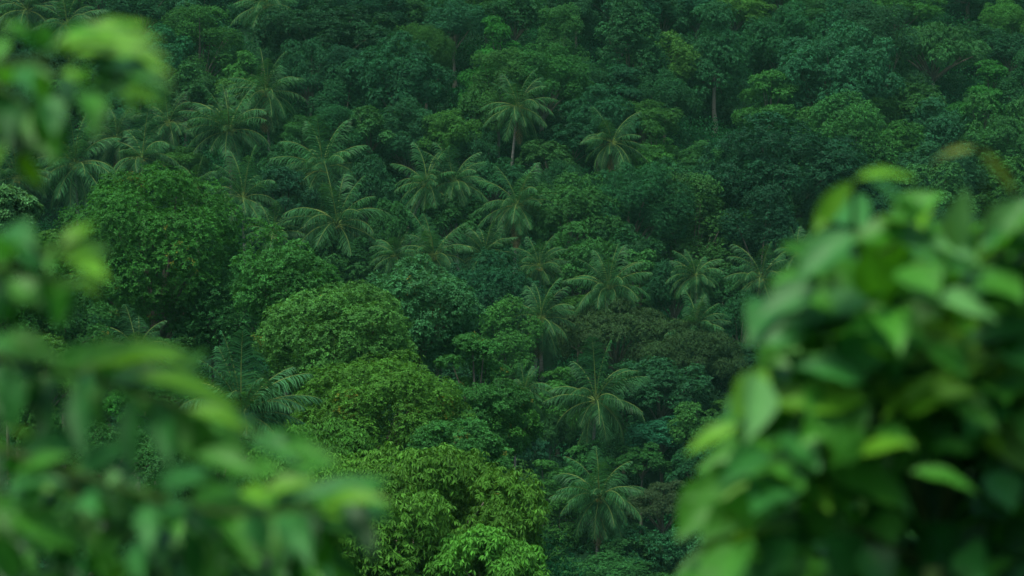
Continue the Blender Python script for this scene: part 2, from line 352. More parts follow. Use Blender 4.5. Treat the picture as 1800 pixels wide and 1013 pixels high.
# nearer spur on the left: style, u, v, width, height, depth, leaf, count, colour, autumn share, label
SPUR = [
 ('big', 275, 450, 345, 320, 150, .30, 34000, (.027, .118, .020), .014, 'large orange-flecked broad-leaved tree on the near left spur'),
 ('big', 505, 505, 190, 135, 142, .28, 14000, BRIGHT, .0, 'bright leafy tree right of the orange-flecked tree'),
 ('big', 735, 555, 215, 185, 140, .32, 16000, GREY, .02, 'grey-leaved tree below the hanging-frond palm'),
 ('big', 595, 610, 275, 215, 128, .27, 26000, (.033, .132, .022), .006, 'large fresh green tree in front of the grey-leaved tree'),
 ('tier', 835, 680, 215, 175, 132, .24, 17000, (.024, .102, .022), .008, 'tiered mid green tree at the right end of the spur'),
 ('dome', 905, 745, 95, 95, 138, .22, 5000, BRIGHT, 0, 'small bright tree on a brown trunk beside the spur'),
 ('big', 665, 730, 300, 200, 112, .22, 28000, (.040, .136, .016), .02, 'green tree with scattered yellow leaves above the yellow-green drooping tree'),
 ('big', 800, 820, 190, 170, 106, .21, 18000, (.022, .112, .022), .012, 'small-leaved green tree right of the tree with yellow leaves'),
 ('big', 855, 905, 110, 150, 92, .20, 9000, (.016, .115, .028), .01, 'slim leafy tree at the right shoulder of the yellow-green drooping tree'),
 ('droop', 715, 925, 540, 300, 76, .29, 40000, YELL, .006, 'yellow-green tree with clusters of drooping leaves at the bottom'),
 ('droop', 860, 1000, 250, 150, 72, .28, 9000, YELL, .004, 'low yellow-green bough cluster at the bottom edge'),
 ('big', 25, 520, 170, 200, 117, .24, 8000, MID, 0, 'full green tree low at the left edge below the pale grey-green one'),
 ('dome', 70, 670, 210, 160, 110, .22, 9000, BRIGHT, 0, 'bushy green tree behind the hanging leaflets at left'),
 ('droop', 560, 815, 270, 160, 80, .27, 15000, YELL, .0, 'small yellow-green tree behind the tip of the lowest near branch'),
 ('big', 15, 375, 100, 100, 120, .34, 4500, (.05, .15, .05), 0, 'pale grey-green leafed tree at the left edge'),
 ('dome', 110, 450, 130, 110, 160, .26, 6000, BRIGHT, 0, 'bright shrub left of the orange-flecked tree'),
 ('dome', 110, 580, 190, 130, 118, .16, 12000, OLIVE, .01, 'fine-leaved olive shrub behind the middle near branch'),
 ('big', 400, 560, 190, 160, 148, .26, 10000, MID, .01, 'dark-hearted green tree right under the orange-flecked tree'),
 ('dome', 60, 745, 90, 130, 96, .20, 6000, BRIGHT, 0, 'small bright shrub seen between drooping near leaflets at left'),
 ('dome', 270, 700, 180, 90, 104, .19, 8000, LIME, .01, 'low light green shrub behind the left near branch'),
 ('dome', 200, 800, 220, 120, 98, .18, 8000, MID, .0, 'green shrub behind the lower near branch'),
 ('dome', 380, 830, 240, 130, 90, .20, 9000, MID, .0, 'leafy shrub behind the tip leaves of the lower near branch'),
 ('dome', 120, 960, 300, 160, 84, .2, 9000, DARK, .0, 'dark shrub at the bottom left behind the near leaves'),
 ('dome', 400, 980, 260, 140, 84, .2, 8000, DARK, .0, 'dark shrub at the bottom behind the near leaves'),
]
SPUR_PALMS = [
 (425, 735, 112, 4, 104, 'large near coconut palm with silvery upright fronds beside the left near branch'),
 (242, 622, 66, 0, 128, 'shaded dark palm under the orange-flecked tree'),
]

# gap-filling trees of the slope: spread so that no two crowns stand on one spot
taken = [(t[1], t[2], .5 * min(t[3], 180)) for t in HILL] + [(p[0], p[1] + 5, 50) for p in PALMS] + [(p[0], p[1] + 55, 40) for p in PALMS] + [(905, 245, 60), (1265, 215, 140), (728, 385, 80), (1168, 560, 45), (1085, 640, 90), (1220, 690, 80), (910, 420, 40)]
FILL = []
g = np.random.default_rng(21)
for it in range(9000):
    u = g.uniform(-170, 1970); v = g.uniform(-70, 1070)
    if u < 960 and v > 420 + .75 * max(0, u - 420) and u > -200: continue     # behind the spur
    if u < 430 and v > 330: continue
    if u > 1430 and v > 480 and (u - 1430) % 3 > 1: continue
    s = g.uniform(84, 185)
    if all((u - a) ** 2 + ((v - b) * 1.25) ** 2 > (.40 * (s + 2 * r) * .68) ** 2 for a, b, r in taken):
        taken.append((u, v, s / 2)); FILL.append((u, v, s))
    if len(FILL) >= 205: break
SFILL = []
for it in range(3000):
    u = g.uniform(-160, 620); v = g.uniform(520, 1040); s = g.uniform(90, 150)
    if all((u - a) ** 2 + ((v - b) * 1.3) ** 2 > 85 ** 2 for a, b, r in SFILL): SFILL.append((u, v, s))
    if len(SFILL) >= 30: break

# ---------------------------------------------------------------- place everything: crown centres first, then the terrain that carries them
items = []
g = np.random.default_rng(5)
for st, u, v, ww, hh, c, lab in HILL:
    d = hill_depth(u, v + hh * .3); items.append(dict(t='hill', st=st, P=ray(u, v, d), d=d, R=ww / 2 * d / FPX, H=hh / 2 * d / FPX, c=c, lab=lab, u=u, v=v))
sty = ['dome', 'dome', 'dome', 'vine', 'tier', 'vine', 'dome']; cols = [DARK, DARK, BLUE, MID, MID, BRIGHT, OLIVE, DEEP, BLUE]
for u, v, s in FILL:
    d = hill_depth(u, v + s * .3) + g.uniform(-4, 8); st = sty[g.integers(len(sty))]
    asp = g.uniform(.68, .95) if st != 'vine' else g.uniform(1.0, 1.35)
    items.append(dict(t='hill', st=st, P=ray(u, v, d), d=d, R=s / 2 * d / FPX * 1.15, H=s / 2 * asp * d / FPX * 1.1, c=cols[g.integers(len(cols))], lab=None, u=u, v=v))
for u, v, s in SFILL:
    d = 162 - (v - 520) * .14 + g.uniform(-3, 3)
    items.append(dict(t='hill', st=['dome', 'dome', 'vine'][g.integers(3)], P=ray(u, v, d), d=d, R=s / 2 * d / FPX, H=s / 2 * .8 * d / FPX, c=[DARK, MID, BRIGHT, DARK][g.integers(4)], lab=None, u=u, v=v))
for u, v, r, lean, lab in PALMS:
    d = hill_depth(u, v + 40) - 6; items.append(dict(t='palm', P=ray(u, v, d), d=d, R=r * d / FPX, lean=lean * d / FPX, lab=lab, u=u, v=v))
for st, u, v, ww, hh, d, lf, n, c, au, lab in SPUR:
    items.append(dict(t='spur', st=st, P=ray(u, v, d), d=d, R=ww / 2 * d / FPX, H=hh / 2 * d / FPX, c=c, lab=lab, lf=lf, n=n, au=au, u=u, v=v))
for u, v, r, lean, d, lab in SPUR_PALMS:
    items.append(dict(t='palm', P=ray(u, v, d), d=d, R=r * d / FPX, lean=lean * d / FPX, lab=lab, u=u, v=v))
for it in items:
    hgt = {'palm': 11.0, 'hill': it.get('H', 0) * .8 + 4.0, 'spur': it.get('H', 0) * .8 + 4.0}[it['t']]
    if it['t'] == 'palm' and it['d'] < 140: hgt = 5
    if it['lab'] and 'long bare trunk' in it['lab'] and it['st'] == 'tier' and it['c'] == BLUE: hgt = 16
    it['base'] = it['P'] - np.array([0, 0, hgt])
def g0(x, y):
    main = CAMZ - 136 + .478 * y
    near = CAMZ - 2.2 - .33 * np.maximum(y, 0) - .06 * np.minimum(y, 0)
    k = .15; return np.log(np.exp(k * (main - CAMZ)) + np.exp(k * (near - CAMZ))) / k + CAMZ
BP = np.array([it['base'] for it in items]); SG = np.where(BP[:, 1] < 175, 4.0, 8.0); RES = BP[:, 2] - g0(BP[:, 0], BP[:, 1])
def ground(x, y):
    x = np.atleast_1d(np.asarray(x, float)); y = np.atleast_1d(np.asarray(y, float)); out = np.empty(len(x))
    for i in range(0, len(x), 4000):
        dx = x[i:i + 4000, None] - BP[None, :, 0]; dy = y[i:i + 4000, None] - BP[None, :, 1]
        wgt = np.exp(-(dx * dx + dy * dy) / (2 * SG[None, :] ** 2)); out[i:i + 4000] = (wgt * RES).sum(1) / (wgt.sum(1) + .25)
    return g0(x, y) + out
xs = np.concatenate([np.linspace(-900, -130, 30), np.linspace(-125, 125, 84), np.linspace(130, 900, 30)])
ys = np.concatenate([np.linspace(-300, -20, 12), np.linspace(-15, 420, 140), np.linspace(430, 1200, 24)])
X, Y = np.meshgrid(xs, ys); Z = ground(X.ravel(), Y.ravel())
Z = np.minimum(Z, CAMZ + 420)
V = np.stack([X.ravel(), Y.ravel(), Z], 1); nx, ny = len(xs), len(ys)
i, j = np.meshgrid(np.arange(ny - 1), np.arange(nx - 1), indexing='ij'); i = i.ravel(); j = j.ravel()
F = np.stack([i * nx + j, i * nx + j + 1, (i + 1) * nx + j + 1, (i + 1) * nx + j], 1)
tag(link('hillside_ground', make_mesh('hillside_ground', V, [F], [M_GROUND], smooth=True)), kind='structure')

# ---------------------------------------------------------------- understorey: uncountable low growth covering the slope
g = np.random.default_rng(11); acc = Acc()
def undergrowth(acc, n, d0, d1, per, lf):
    d = np.sqrt(g.uniform(d0 ** 2, d1 ** 2, n)); x = g.uniform(-.27, .27, n) * d; z = ground(x, d)
    r = g.uniform(.8, 2.9, n); vv = g.uniform(.6, 1.25, n)
    P0 = np.repeat(np.stack([x, d, z + r * .4], 1), per, 0); rr = np.repeat(r, per); q = rand_dir(g, n * per); q[:, 2] = np.abs(q[:, 2]) * .9
    P = P0 + q * rr[:, None] * g.uniform(.75, 1.1, n * per)[:, None]
    D = q * .5 + rand_dir(g, n * per) * .7 + [0, 0, -.1]; L = lf * g.uniform(.7, 1.4, n * per)
    leaves(acc, P, D, q + [0, 0, .6] + g.normal(size=(n * per, 3)) * .3, L, L * .5, np.repeat(vv, per) * g.uniform(.7, 1.3, n * per))
undergrowth(acc, 7600, 180, 400, 170, .33)
undergrowth(acc, 1000, 66, 185, 260, .24)
tag(link('undergrowth', acc.mesh('undergrowth', [M_LEAF]), color=(.006, .062, .018)), label='low leafy undergrowth covering the slope between the trees', kind='stuff')

# ---------------------------------------------------------------- trees
def tree(it, k):
    st, R, H, P = it['st'], it['R'], it['H'], it['P']
    gz = ground(P[0], P[1])[0]; base = np.array([P[0], P[1], min(gz, P[2] - H * .6)])
    lab = it['lab']; shrub = (it['H'] * 2 < 4.2) or (lab and (' shrub' in lab or ' bush' in lab))
    bamboo = st == 'feather'
    root = link('bamboo_clump' if bamboo else 'shrub' if shrub else 'broadleaf_tree', None, loc=base)
    it['obj'] = root; it['shrub'] = shrub
    if it['t'] == 'spur':
        me, lumps = crown_mesh('crown', 900 + k, R, H, it['lf'] * (.68 if st == 'droop' else .60), int(it['n'] * (1.9 if st == 'droop' else 2.5)), st, it['au'], .12, 1.9)
        br = branches_mesh('branches', lumps, R, H, k, M_PALEBARK if st == 'droop' else M_BARK); r0, h0 = R, H
    else:
        me, br, r0, h0 = variant(st, R, k)
    g = np.random.default_rng(k + 77)
    rz = g.uniform(0, 6.28)
    c = np.array(it['c']) * g.uniform(.85, 1.15) * np.array([g.uniform(.85, 1.15), 1, g.uniform(.85, 1.15)])
    cr = link('crown', me, root, (0, 0, P[2] - base[2]), c); cr.scale = (R / r0, R / r0, H / h0); cr.rotation_euler.z = rz
    b = link('branches', br, root, (0, 0, P[2] - base[2])); b.scale = cr.scale; b.rotation_euler.z = rz
    pale = lab is not None and ('bare trunk' in lab or 'brown trunk' in lab or 'visible trunk' in lab or 'pale stems' in lab)
    t = link('trunk', PALE_TRUNK if pale else TRUNKS[k % 3], root, (0, 0, -.4))
    tr = max(.09, min(.055 * R, .34)); t.scale = (tr, tr, P[2] - H * .55 - base[2] + .4); t.rotation_euler.z = rz
    return root
def frond_mesh(e, bend, seed):
    """one palm frond of unit length leaving the hub along +X at elevation e (degrees) and arching down by bend degrees"""
    g = np.random.default_rng(seed); s = np.linspace(0, 1, 15)
    th = np.radians(e - bend * s ** 1.25); st = np.stack([np.cos(th), np.zeros(15), np.sin(th)], 1)
    pts = np.concatenate([[[0, 0, 0]], np.cumsum((st[1:] + st[:-1]) / 2 / 14, axis=0)])
    pts[:, 1] = g.normal() * .05 * s ** 2
    acc = Acc(); tube(acc, pts, np.linspace(.010, .002, 15), 4, 1)
    n = 40; sl = np.linspace(.14, .995, n)
    for side in (-1, 1):
        B = np.stack([np.interp(sl, s, pts[:, a]) for a in range(3)], 1); T = nrm(np.stack([np.interp(sl, s, st[:, a]) for a in range(3)], 1))
        S = np.tile([0, side, 0], (n, 1)).astype(float)
        L = .34 * np.clip(np.sin(math.pi * (.10 + .82 * sl)), .12, 1) * g.uniform(.85, 1.1, n)
        hang = (.55 + .25 * g.random(n))[:, None]
        d1 = nrm(S * .8 + T * (.45 + .5 * sl[:, None]) + np.array([0, 0, -1]) * hang * .55 + g.normal(size=(n, 3)) * .10)
        d2 = nrm(d1 + np.array([0, 0, -1]) * hang * 1.1 + g.normal(size=(n, 3)) * .12)
        Wd = np.full(n, .0085)[:, None]; Wv = nrm(np.cross(d1, np.cross(S, T)))
        Wv = T
        m = B + d1 * L[:, None] * .5; t = m + d2 * L[:, None] * .5
        Vv = np.stack([B - Wv * Wd * .6, B + Wv * Wd * .6, m + Wv * Wd, m - Wv * Wd, t], 1).reshape(-1, 3)
        o = np.arange(n)[:, None] * 5; var = np.repeat(g.uniform(.5, 1.4, n), 5)
        c = np.zeros((5 * n, 4)); c[:, 0] = var; c[:, 3] = 1
        acc.add(Vv, o + np.array([[0, 1, 2, 3]]), c, 0)
        acc.F.setdefault((3, 0), []).append(o + np.array([[3, 2, 4]]) + acc.n - 5 * n)
    return acc.mesh('frond', [M_FERN, M_RACH])
FROND = {}
for e in range(-65, 90, 10):
    for q in range(2): FROND[(e, q)] = frond_mesh(e, np.interp(e, [-60, 0, 60, 85], [14, 70, 66, 30]) + (q - .5) * 26, e * 3 + q + 400)
def nuts_mesh():
    acc = Acc(); g = np.random.default_rng(3)
    for k in range(9):
        th = k * 2.4; c = np.array([math.cos(th) * .26, math.sin(th) * .26, -.25 + .2 * g.random()])
        z = np.linspace(-1, 1, 7); tube(acc, c + np.stack([z * 0, z * 0, z * .15], 1), .13 * np.sqrt(np.maximum(0, 1.001 - z * z)) + .004, 7)
    return acc.mesh('coconut_cluster', [M_NUT], True)
NUTS = nuts_mesh()
def palm(it, k):
    P, R = it['P'], it['R']; g = np.random.default_rng(300 + k)
    bx = P[0] + it['lean'] * 2.0; by = P[1] + g.uniform(-.8, .8)
    base = np.array([bx, by, min(ground(bx, by)[0], P[2] - 3)]); it['shrub'] = False
    root = link('coconut_palm', None, loc=base); it['obj'] = root
    hub = P - base; s = np.linspace(0, 1, 12)[:, None]
    cv = np.concatenate([hub[:1] * s ** 1.0 + 0 * s, hub[1:2] * s, hub[2] * s - .3 * (1 - s)], 1)
    cv[:, 0] += np.sin(s[:, 0] * math.pi) * -.06 * hub[0]
    acc = Acc(); tube(acc, cv, np.linspace(.21, .125, 12) + .12 * np.exp(-s[:, 0] * 14), 8)
    link('trunk', acc.mesh('trunk', [M_PTRUNK], True), root)
    nf = int(g.integers(28, 41)); L = R * 1.25
    up = 'upright' in it['lab'] or 'upswept' in it['lab']; shaggy = 'hanging' in it['lab'] or 'shaggy' in it['lab'] or 'drooping' in it['lab']
    cc = np.array((.019, .082, .023)) * (1.25 if 'pale' in it['lab'] else 1) * g.uniform(.85, 1.15)
    if it['d'] < 115: cc = np.array((.030, .12, .040))
    if 'shaded' in it['lab']: cc *= .8  # shade under the tree, put into the frond colour
    wa, ws = g.uniform(0, 6.28), g.uniform(0, 18)
    for q in range(nf):
        f = (q + .5) / nf; lo = -25 if up else -78 if shaggy else -68
        ff = f + .05 * math.sin(2 * math.pi * f); e = 86 - (86 - lo) * ff + g.normal() * 7 + ws * math.cos(q * 2.39996 - wa)
        e = int(max(-65, min(85, round((e + 65) / 10) * 10 - 65)))
        fr = link('frond', FROND[(e, int(g.integers(2)))], root, hub + np.array([0, 0, .05]), cc * g.uniform(.82, 1.2) * np.array([1 + .5 * max(0, f - .75), 1, 1]))
        l = L * (1.1 - .18 * f) * g.uniform(.80, 1.06); fr.scale = (l, l * g.choice([-1, 1]), l)
        fr.rotation_euler = (g.normal() * .12, 0, q * 2.39996 + g.normal() * .15)
    for q in range((2 if shaggy else 1) if (k % 2 == 0 or shaggy) else 0):
        fr = link('frond', FROND[(-65, 0)], root, hub - np.array([0, 0, .1]), (.11, .085, .035)); l = L * .85; fr.scale = (l, l, l)
        fr.rotation_euler = (0, .25, -1.57 + g.normal() * .6); fr['label'] = 'dry brown frond hanging beside the trunk'
    nt_ = link('coconut_cluster', NUTS, root, hub - np.array([0, 0, .1])); nt_.rotation_euler.z = g.uniform(0, 6)
    return root
for k, it in enumerate(items):
    (palm if it['t'] == 'palm' else tree)(it, k)

# two bare trunks the photo shows below their crowns reach the slope through trunk(); thin stems under the umbrella tree
# ---------------------------------------------------------------- labels
named = [it for it in items if it['lab']]
LAND = [(467, 12, 'the top-edge palm'), (403, 232, 'the upswept palm'), (593, 396, 'the star-shaped palm'), (750, 326, 'the leaning palm'), (910, 190, 'the pale-trunked palm'),
        (910, 362, 'the thick-trunked palm'), (1070, 510, 'the shuttlecock palm'), (1047, 706, 'the big open palm'), (1054, 876, 'the lowest palm'), (950, 562, 'the shaggy palm'),
        (706, 150, 'the large dark dome tree'), (1255, 140, 'the long bare trunk'), (1108, 95, 'the creeper-draped tower'), (1640, 98, 'the umbrella tree'), (1385, 320, 'the very large dark tree'),
        (1150, 605, 'the rusty trees'), (275, 440, 'the orange-flecked tree'), (1338, 490, 'the palm beside the right bush'), (560, 70, 'the broad top-edge tree'), (872, 105, 'the yellowish layered tree'),
        (1468, 150, 'the large bluish tree'), (1742, 165, 'the flat-layered light tree'), (133, 292, 'the pale-ribbed left palm'), (1600, 600, 'the near right bush'), (985, 930, 'the creeper column'),
        (352, 92, 'the olive-rimmed creeper tree'), (568, 300, 'the yellow-fruited palm'), (100, 700, 'the lower left near branch'), (300, 900, 'the lowest near branch'), (40, 480, 'the middle left near branch'), (425, 735, 'the silvery near palm'), (595, 610, 'the fresh green tree'), (665, 730, 'the yellow-leaf-flecked tree')]
FORM = {'dome': 'rounded', 'tier': 'layered', 'vine': 'creeper-hung', 'feather': 'feathery'}
used = set()
def where(du, dv):
    a = math.degrees(math.atan2(-dv, du)) % 360
    return ['right of', 'above right of', 'above', 'above left of', 'left of', 'below left of', 'below', 'below right of'][int(((a + 22.5) % 360) // 45)]
for it in items:
    o = it['obj']; lab = it['lab']
    kind = 'coconut palm' if it['t'] == 'palm' else 'bamboo clump' if it.get('st') == 'feather' else 'shrub' if it['shrub'] else 'tree'
    if lab is None:
        near = sorted(LAND, key=lambda l: (l[0] - it['u']) ** 2 + (l[1] - it['v']) ** 2)
        for a in near[:4]:
            size = 'small' if it['R'] < 2.9 else 'broad' if it['R'] > 3.9 else ''
            lab = ' '.join(f"{size} {CNAME[it['c']]} {FORM[it['st']]} {kind} {where(it['u'] - a[0], it['v'] - a[1])} {a[2]}".split())
            if lab not in used: break
        else:
            lab = f"{CNAME[it['c']]} {FORM[it['st']]} {kind} between {near[0][2]} and {near[1][2]}"
            if lab in used: lab = f"{CNAME[it['c']]} {FORM[it['st']]} {kind} between {near[1][2]} and {near[2][2]}"
    used.add(lab)
    tag(o, lab, {'coconut palm': 'palm', 'bamboo clump': 'bamboo', 'shrub': 'shrub', 'tree': 'tree'}[kind],
        {'coconut palm': 'coconut palms among the trees', 'bamboo clump': 'bamboo clumps on the slope', 'shrub': 'shrubs on the slope', 'tree': 'broad-leaved trees on the slope'}[kind])

# ---------------------------------------------------------------- near foliage, out of focus
NL = (.068, .210, .010); NM = (.034, .160, .013); ND = (.008, .066, .009); NB = (.024, .135, .024); NP = (.08, .23, .06); NR = (.08, .125, .015)  # ND: deep green, darkened further to stand in for shade inside the foliage
def near_leaf(acc, b, t, wid, nrmv, bow, var, c, cup=.25):
    """a curved leaf blade between base b and tip t, 9 x 5 points, pointed at both ends, with a midrib fold"""
    b = np.asarray(b, float); t = np.asarray(t, float); A = t - b; L = np.linalg.norm(A); D = A / L
    S = np.cross(D, nrmv); S /= max(np.linalg.norm(S), 1e-6); N = np.cross(S, D)
    s = np.linspace(0, 1, 10); prof = np.sin(math.pi * s ** .8) ** 1.0 * (1 - .10 * s); prof[0] = .04; prof[-1] = .02
    q = np.array([-1, -.55, 0, .55, 1.])
    C = b + A * s[:, None] + N * (bow * L * np.sin(math.pi * s))[:, None]
    V = C[:, None, :] + S * (q[None, :, None] * (wid * .5 * prof)[:, None, None]) + N * ((np.abs(q) ** 1.2)[None, :, None] * (wid * cup * prof)[:, None, None])
    V[:, :, :] += N * (.03 * wid * np.sin(s * 17)[:, None, None] * (np.abs(q))[None, :, None])
    i, j = np.meshgrid(np.arange(9), np.arange(4), indexing='ij'); i = i.ravel(); j = j.ravel()
    F = np.stack([i * 5 + j, i * 5 + j + 1, (i + 1) * 5 + j + 1, (i + 1) * 5 + j], 1)
    cc = np.zeros((50, 4)); cc[:, :3] = np.asarray(c) * var; cc[:, 3] = 1
    rib = 1 + .25 * (np.abs(q) < .1); cc[:, :3] *= np.tile(rib, 10)[:, None]
    acc.add(V.reshape(-1, 3), F, cc)
def near_mat():
    m = bpy.data.materials.new('near_leaf'); m.use_nodes = True; t = m.node_tree; N = t.nodes; K = t.links; p = N['Principled BSDF']
    at = N.new('ShaderNodeAttribute'); at.attribute_name = 'leaf'
    nz = N.new('ShaderNodeTexNoise'); nz.inputs['Scale'].default_value = 30
    hs = N.new('ShaderNodeHueSaturation'); mr = N.new('ShaderNodeMapRange'); mr.inputs[3].default_value = .8; mr.inputs[4].default_value = 1.2
    K.new(nz.outputs[0], mr.inputs[0]); K.new(mr.outputs[0], hs.inputs['Value']); K.new(at.outputs['Color'], hs.inputs['Color'])
    K.new(hs.outputs[0], p.inputs['Base Color']); p.inputs['Roughness'].default_value = .5; p.inputs['Specular IOR Level'].default_value = .22
    tr = N.new('ShaderNodeBsdfTranslucent'); tm = N.new('ShaderNodeVectorMath'); tm.operation = 'MULTIPLY'; tm.inputs[1].default_value = (1.6, 1.5, .6)
    K.new(hs.outputs[0], tm.inputs[0]); K.new(tm.outputs[0], tr.inputs[0]); ms = N.new('ShaderNodeMixShader'); ms.inputs[0].default_value = .35
    K.new(p.outputs[0], ms.inputs[1]); K.new(tr.outputs[0], ms.inputs[2]); K.new(ms.outputs[0], N['Material Output'].inputs[0])
    return m
M_NEAR = near_mat()
UP = np.array([0, -.45, .9])
def spray(g, acc, L, dep, wf, jitter=.10):
    """L: list of (u0, v0, u1, v1, width px, colour, depth offset)"""
    for (u0, v0, u1, v1, wpx, c, dd) in L:
        d = dep + dd; b = ray(u0, v0, d); t = ray(u1, v1, d + g.uniform(-jitter, jitter))
        drop = abs(v1 - v0) > 1.2 * abs(u1 - u0)
        n = (np.array([g.normal() * .35, -1, .35]) if drop else np.array([g.normal() * .25, -.55, .8]))
        near_leaf(acc, b, t, wf * wpx * d / FPX, n, g.uniform(.02, .12), g.uniform(.85, 1.15), c, g.uniform(.08, .25))
def stem(acc, pts, dep, r0, r1):
    P = np.array([ray(u, v, dep + dd) for u, v, dd in pts]); s = np.linspace(0, 1, len(P)); ss = np.linspace(0, 1, 4 * len(P))
    tube(acc, np.stack([np.interp(ss, s, P[:, a]) for a in range(3)], 1), np.linspace(r0, r1, len(ss)), 7)
def near_plant(name, label, cat, base_px, dep, stems, lv, fill, seed):
    g = np.random.default_rng(seed); c0 = ray(base_px[0], base_px[1], dep)
    gz = ground(c0[0], c0[1])[0]; root = link(name, None, loc=(c0[0], c0[1], gz)); tag(root, label, cat)
    off = np.array([c0[0], c0[1], gz]); sa = Acc(); la = Acc()
    for pts, r0, r1 in stems: stem(sa, pts, dep, r0, r1)
    foot = np.array([c0 * (1 - t) + np.array([c0[0], c0[1] + .1, gz - .1]) * t + np.array([.05 * math.sin(t * 5), 0, 0]) for t in np.linspace(0, 1, 10)])
    tube(sa, foot, np.linspace(.012, .03, 10), 8)
    spray(g, la, lv, dep, 1.28 if cat == 'bush' else 1.08)
    for f in fill: f(g, la, sa)
    for nm, a, m in (('stem', sa, M_TWIG), ('foliage', la, M_NEAR)):
        a.V = [v - off for v in a.V]; link(nm, a.mesh(nm, [m], True), root)
    return root
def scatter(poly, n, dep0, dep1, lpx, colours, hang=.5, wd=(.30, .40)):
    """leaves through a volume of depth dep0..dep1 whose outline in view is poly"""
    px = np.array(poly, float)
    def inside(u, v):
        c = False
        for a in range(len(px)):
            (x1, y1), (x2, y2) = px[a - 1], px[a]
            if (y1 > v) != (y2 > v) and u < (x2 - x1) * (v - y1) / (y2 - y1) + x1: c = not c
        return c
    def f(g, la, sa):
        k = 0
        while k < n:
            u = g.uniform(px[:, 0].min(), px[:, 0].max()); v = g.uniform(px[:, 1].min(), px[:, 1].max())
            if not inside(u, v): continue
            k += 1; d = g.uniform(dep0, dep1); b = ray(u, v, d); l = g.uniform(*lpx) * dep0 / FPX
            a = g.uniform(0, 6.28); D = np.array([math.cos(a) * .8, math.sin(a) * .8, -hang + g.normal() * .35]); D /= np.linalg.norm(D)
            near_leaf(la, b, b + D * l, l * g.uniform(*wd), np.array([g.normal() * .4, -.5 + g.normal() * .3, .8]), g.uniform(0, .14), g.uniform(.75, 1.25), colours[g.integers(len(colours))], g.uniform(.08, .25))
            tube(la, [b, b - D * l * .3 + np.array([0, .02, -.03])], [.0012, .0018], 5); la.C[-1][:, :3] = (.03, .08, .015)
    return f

def along(pts, dep, n, lpx, colours):
    def f(g, la, sa):
        P = np.array(pts, float); s = np.linspace(0, 1, len(P))
        for k in range(n):
            t = (k + g.random()) / n; u, v = np.interp(t, s, P[:, 0]), np.interp(t, s, P[:, 1]); b = ray(u, v, dep)
            l = g.uniform(*lpx) * dep / FPX; sgn = 1 if k % 2 else -1
            D = np.array([.55 + g.normal() * .2, -.6 * sgn + g.normal() * .3, (-.55 if sgn > 0 else .12) + g.normal() * .15]); D /= np.linalg.norm(D)
            near_leaf(la, b, b + D * l, l * g.uniform(.34, .42), np.array([g.normal() * .3, -.6, .8]), g.uniform(.02, .14), g.uniform(.8, 1.2), colours[g.integers(len(colours))], g.uniform(.08, .2))
    return f
# upper left branch
near_plant('leafy_branch', 'blurred lime-green near branch at the upper left, drooping leaves', 'branch', (-160, 130), 2.5,
 [([(-160, 130, 0), (-60, 118, 0), (60, 108, 0), (150, 80, 0), (240, 85, 0)], .004, .0015), ([(60, 108, 0), (120, 130, .05), (210, 140, .05)], .003, .0015), ([(-60, 118, 0), (10, 160, -.05), (60, 200, -.05)], .003, .0015)],
 [(95, 85, 215, 45, 55, NL, 0), (130, 95, 285, 70, 60, NL, .05), (150, 60, 270, 45, 45, NL, .1), (180, 95, 300, 105, 40, NL, -.05), (110, 65, 200, 70, 45, NM, -.1),
  (100, 95, 170, 110, 40, NL, .1), (15, 40, 45, 75, 40, NM, .1), (10, 50, 40, 62, 35, NL, .1), (60, 50, 90, 85, 40, NB, .2),
  (150, 110, 235, 140, 45, ND, .05), (170, 100, 250, 130, 40, ND, .1), (190, 120, 290, 150, 40, ND, .0), (210, 120, 305, 135, 30, NL, .05), (200, 140, 310, 160, 30, NM, .1),
  (150, 165, 165, 245, 55, NM, 0), (205, 165, 235, 205, 45, NL, .05), (230, 170, 295, 200, 45, NL, 0), (40, 120, 60, 170, 45, NB, .0), (55, 130, 80, 175, 40, NM, -.1),
  (20, 130, 100, 140, 35, NM, .1), (80, 150, 110, 280, 60, NM, .05), (90, 170, 95, 240, 45, NB, -.05), (60, 190, 100, 290, 60, NM, .1), (20, 160, 15, 260, 60, ND, .05), (-10, 150, 0, 250, 60, ND, .1),
  (40, 180, 45, 285, 55, ND, .15), (110, 130, 135, 145, 30, NL, -.05), (-20, 130, 20, 150, 50, NM, 0), (130, 125, 125, 190, 40, ND, .1)],
 [scatter([(-60, 60), (60, 40), (230, 30), (280, 110), (270, 160), (150, 150), (110, 240), (40, 270), (-60, 250)], 34, 2.5, 2.75, (70, 125), [NM, NL, ND, NM], .5)], 1)
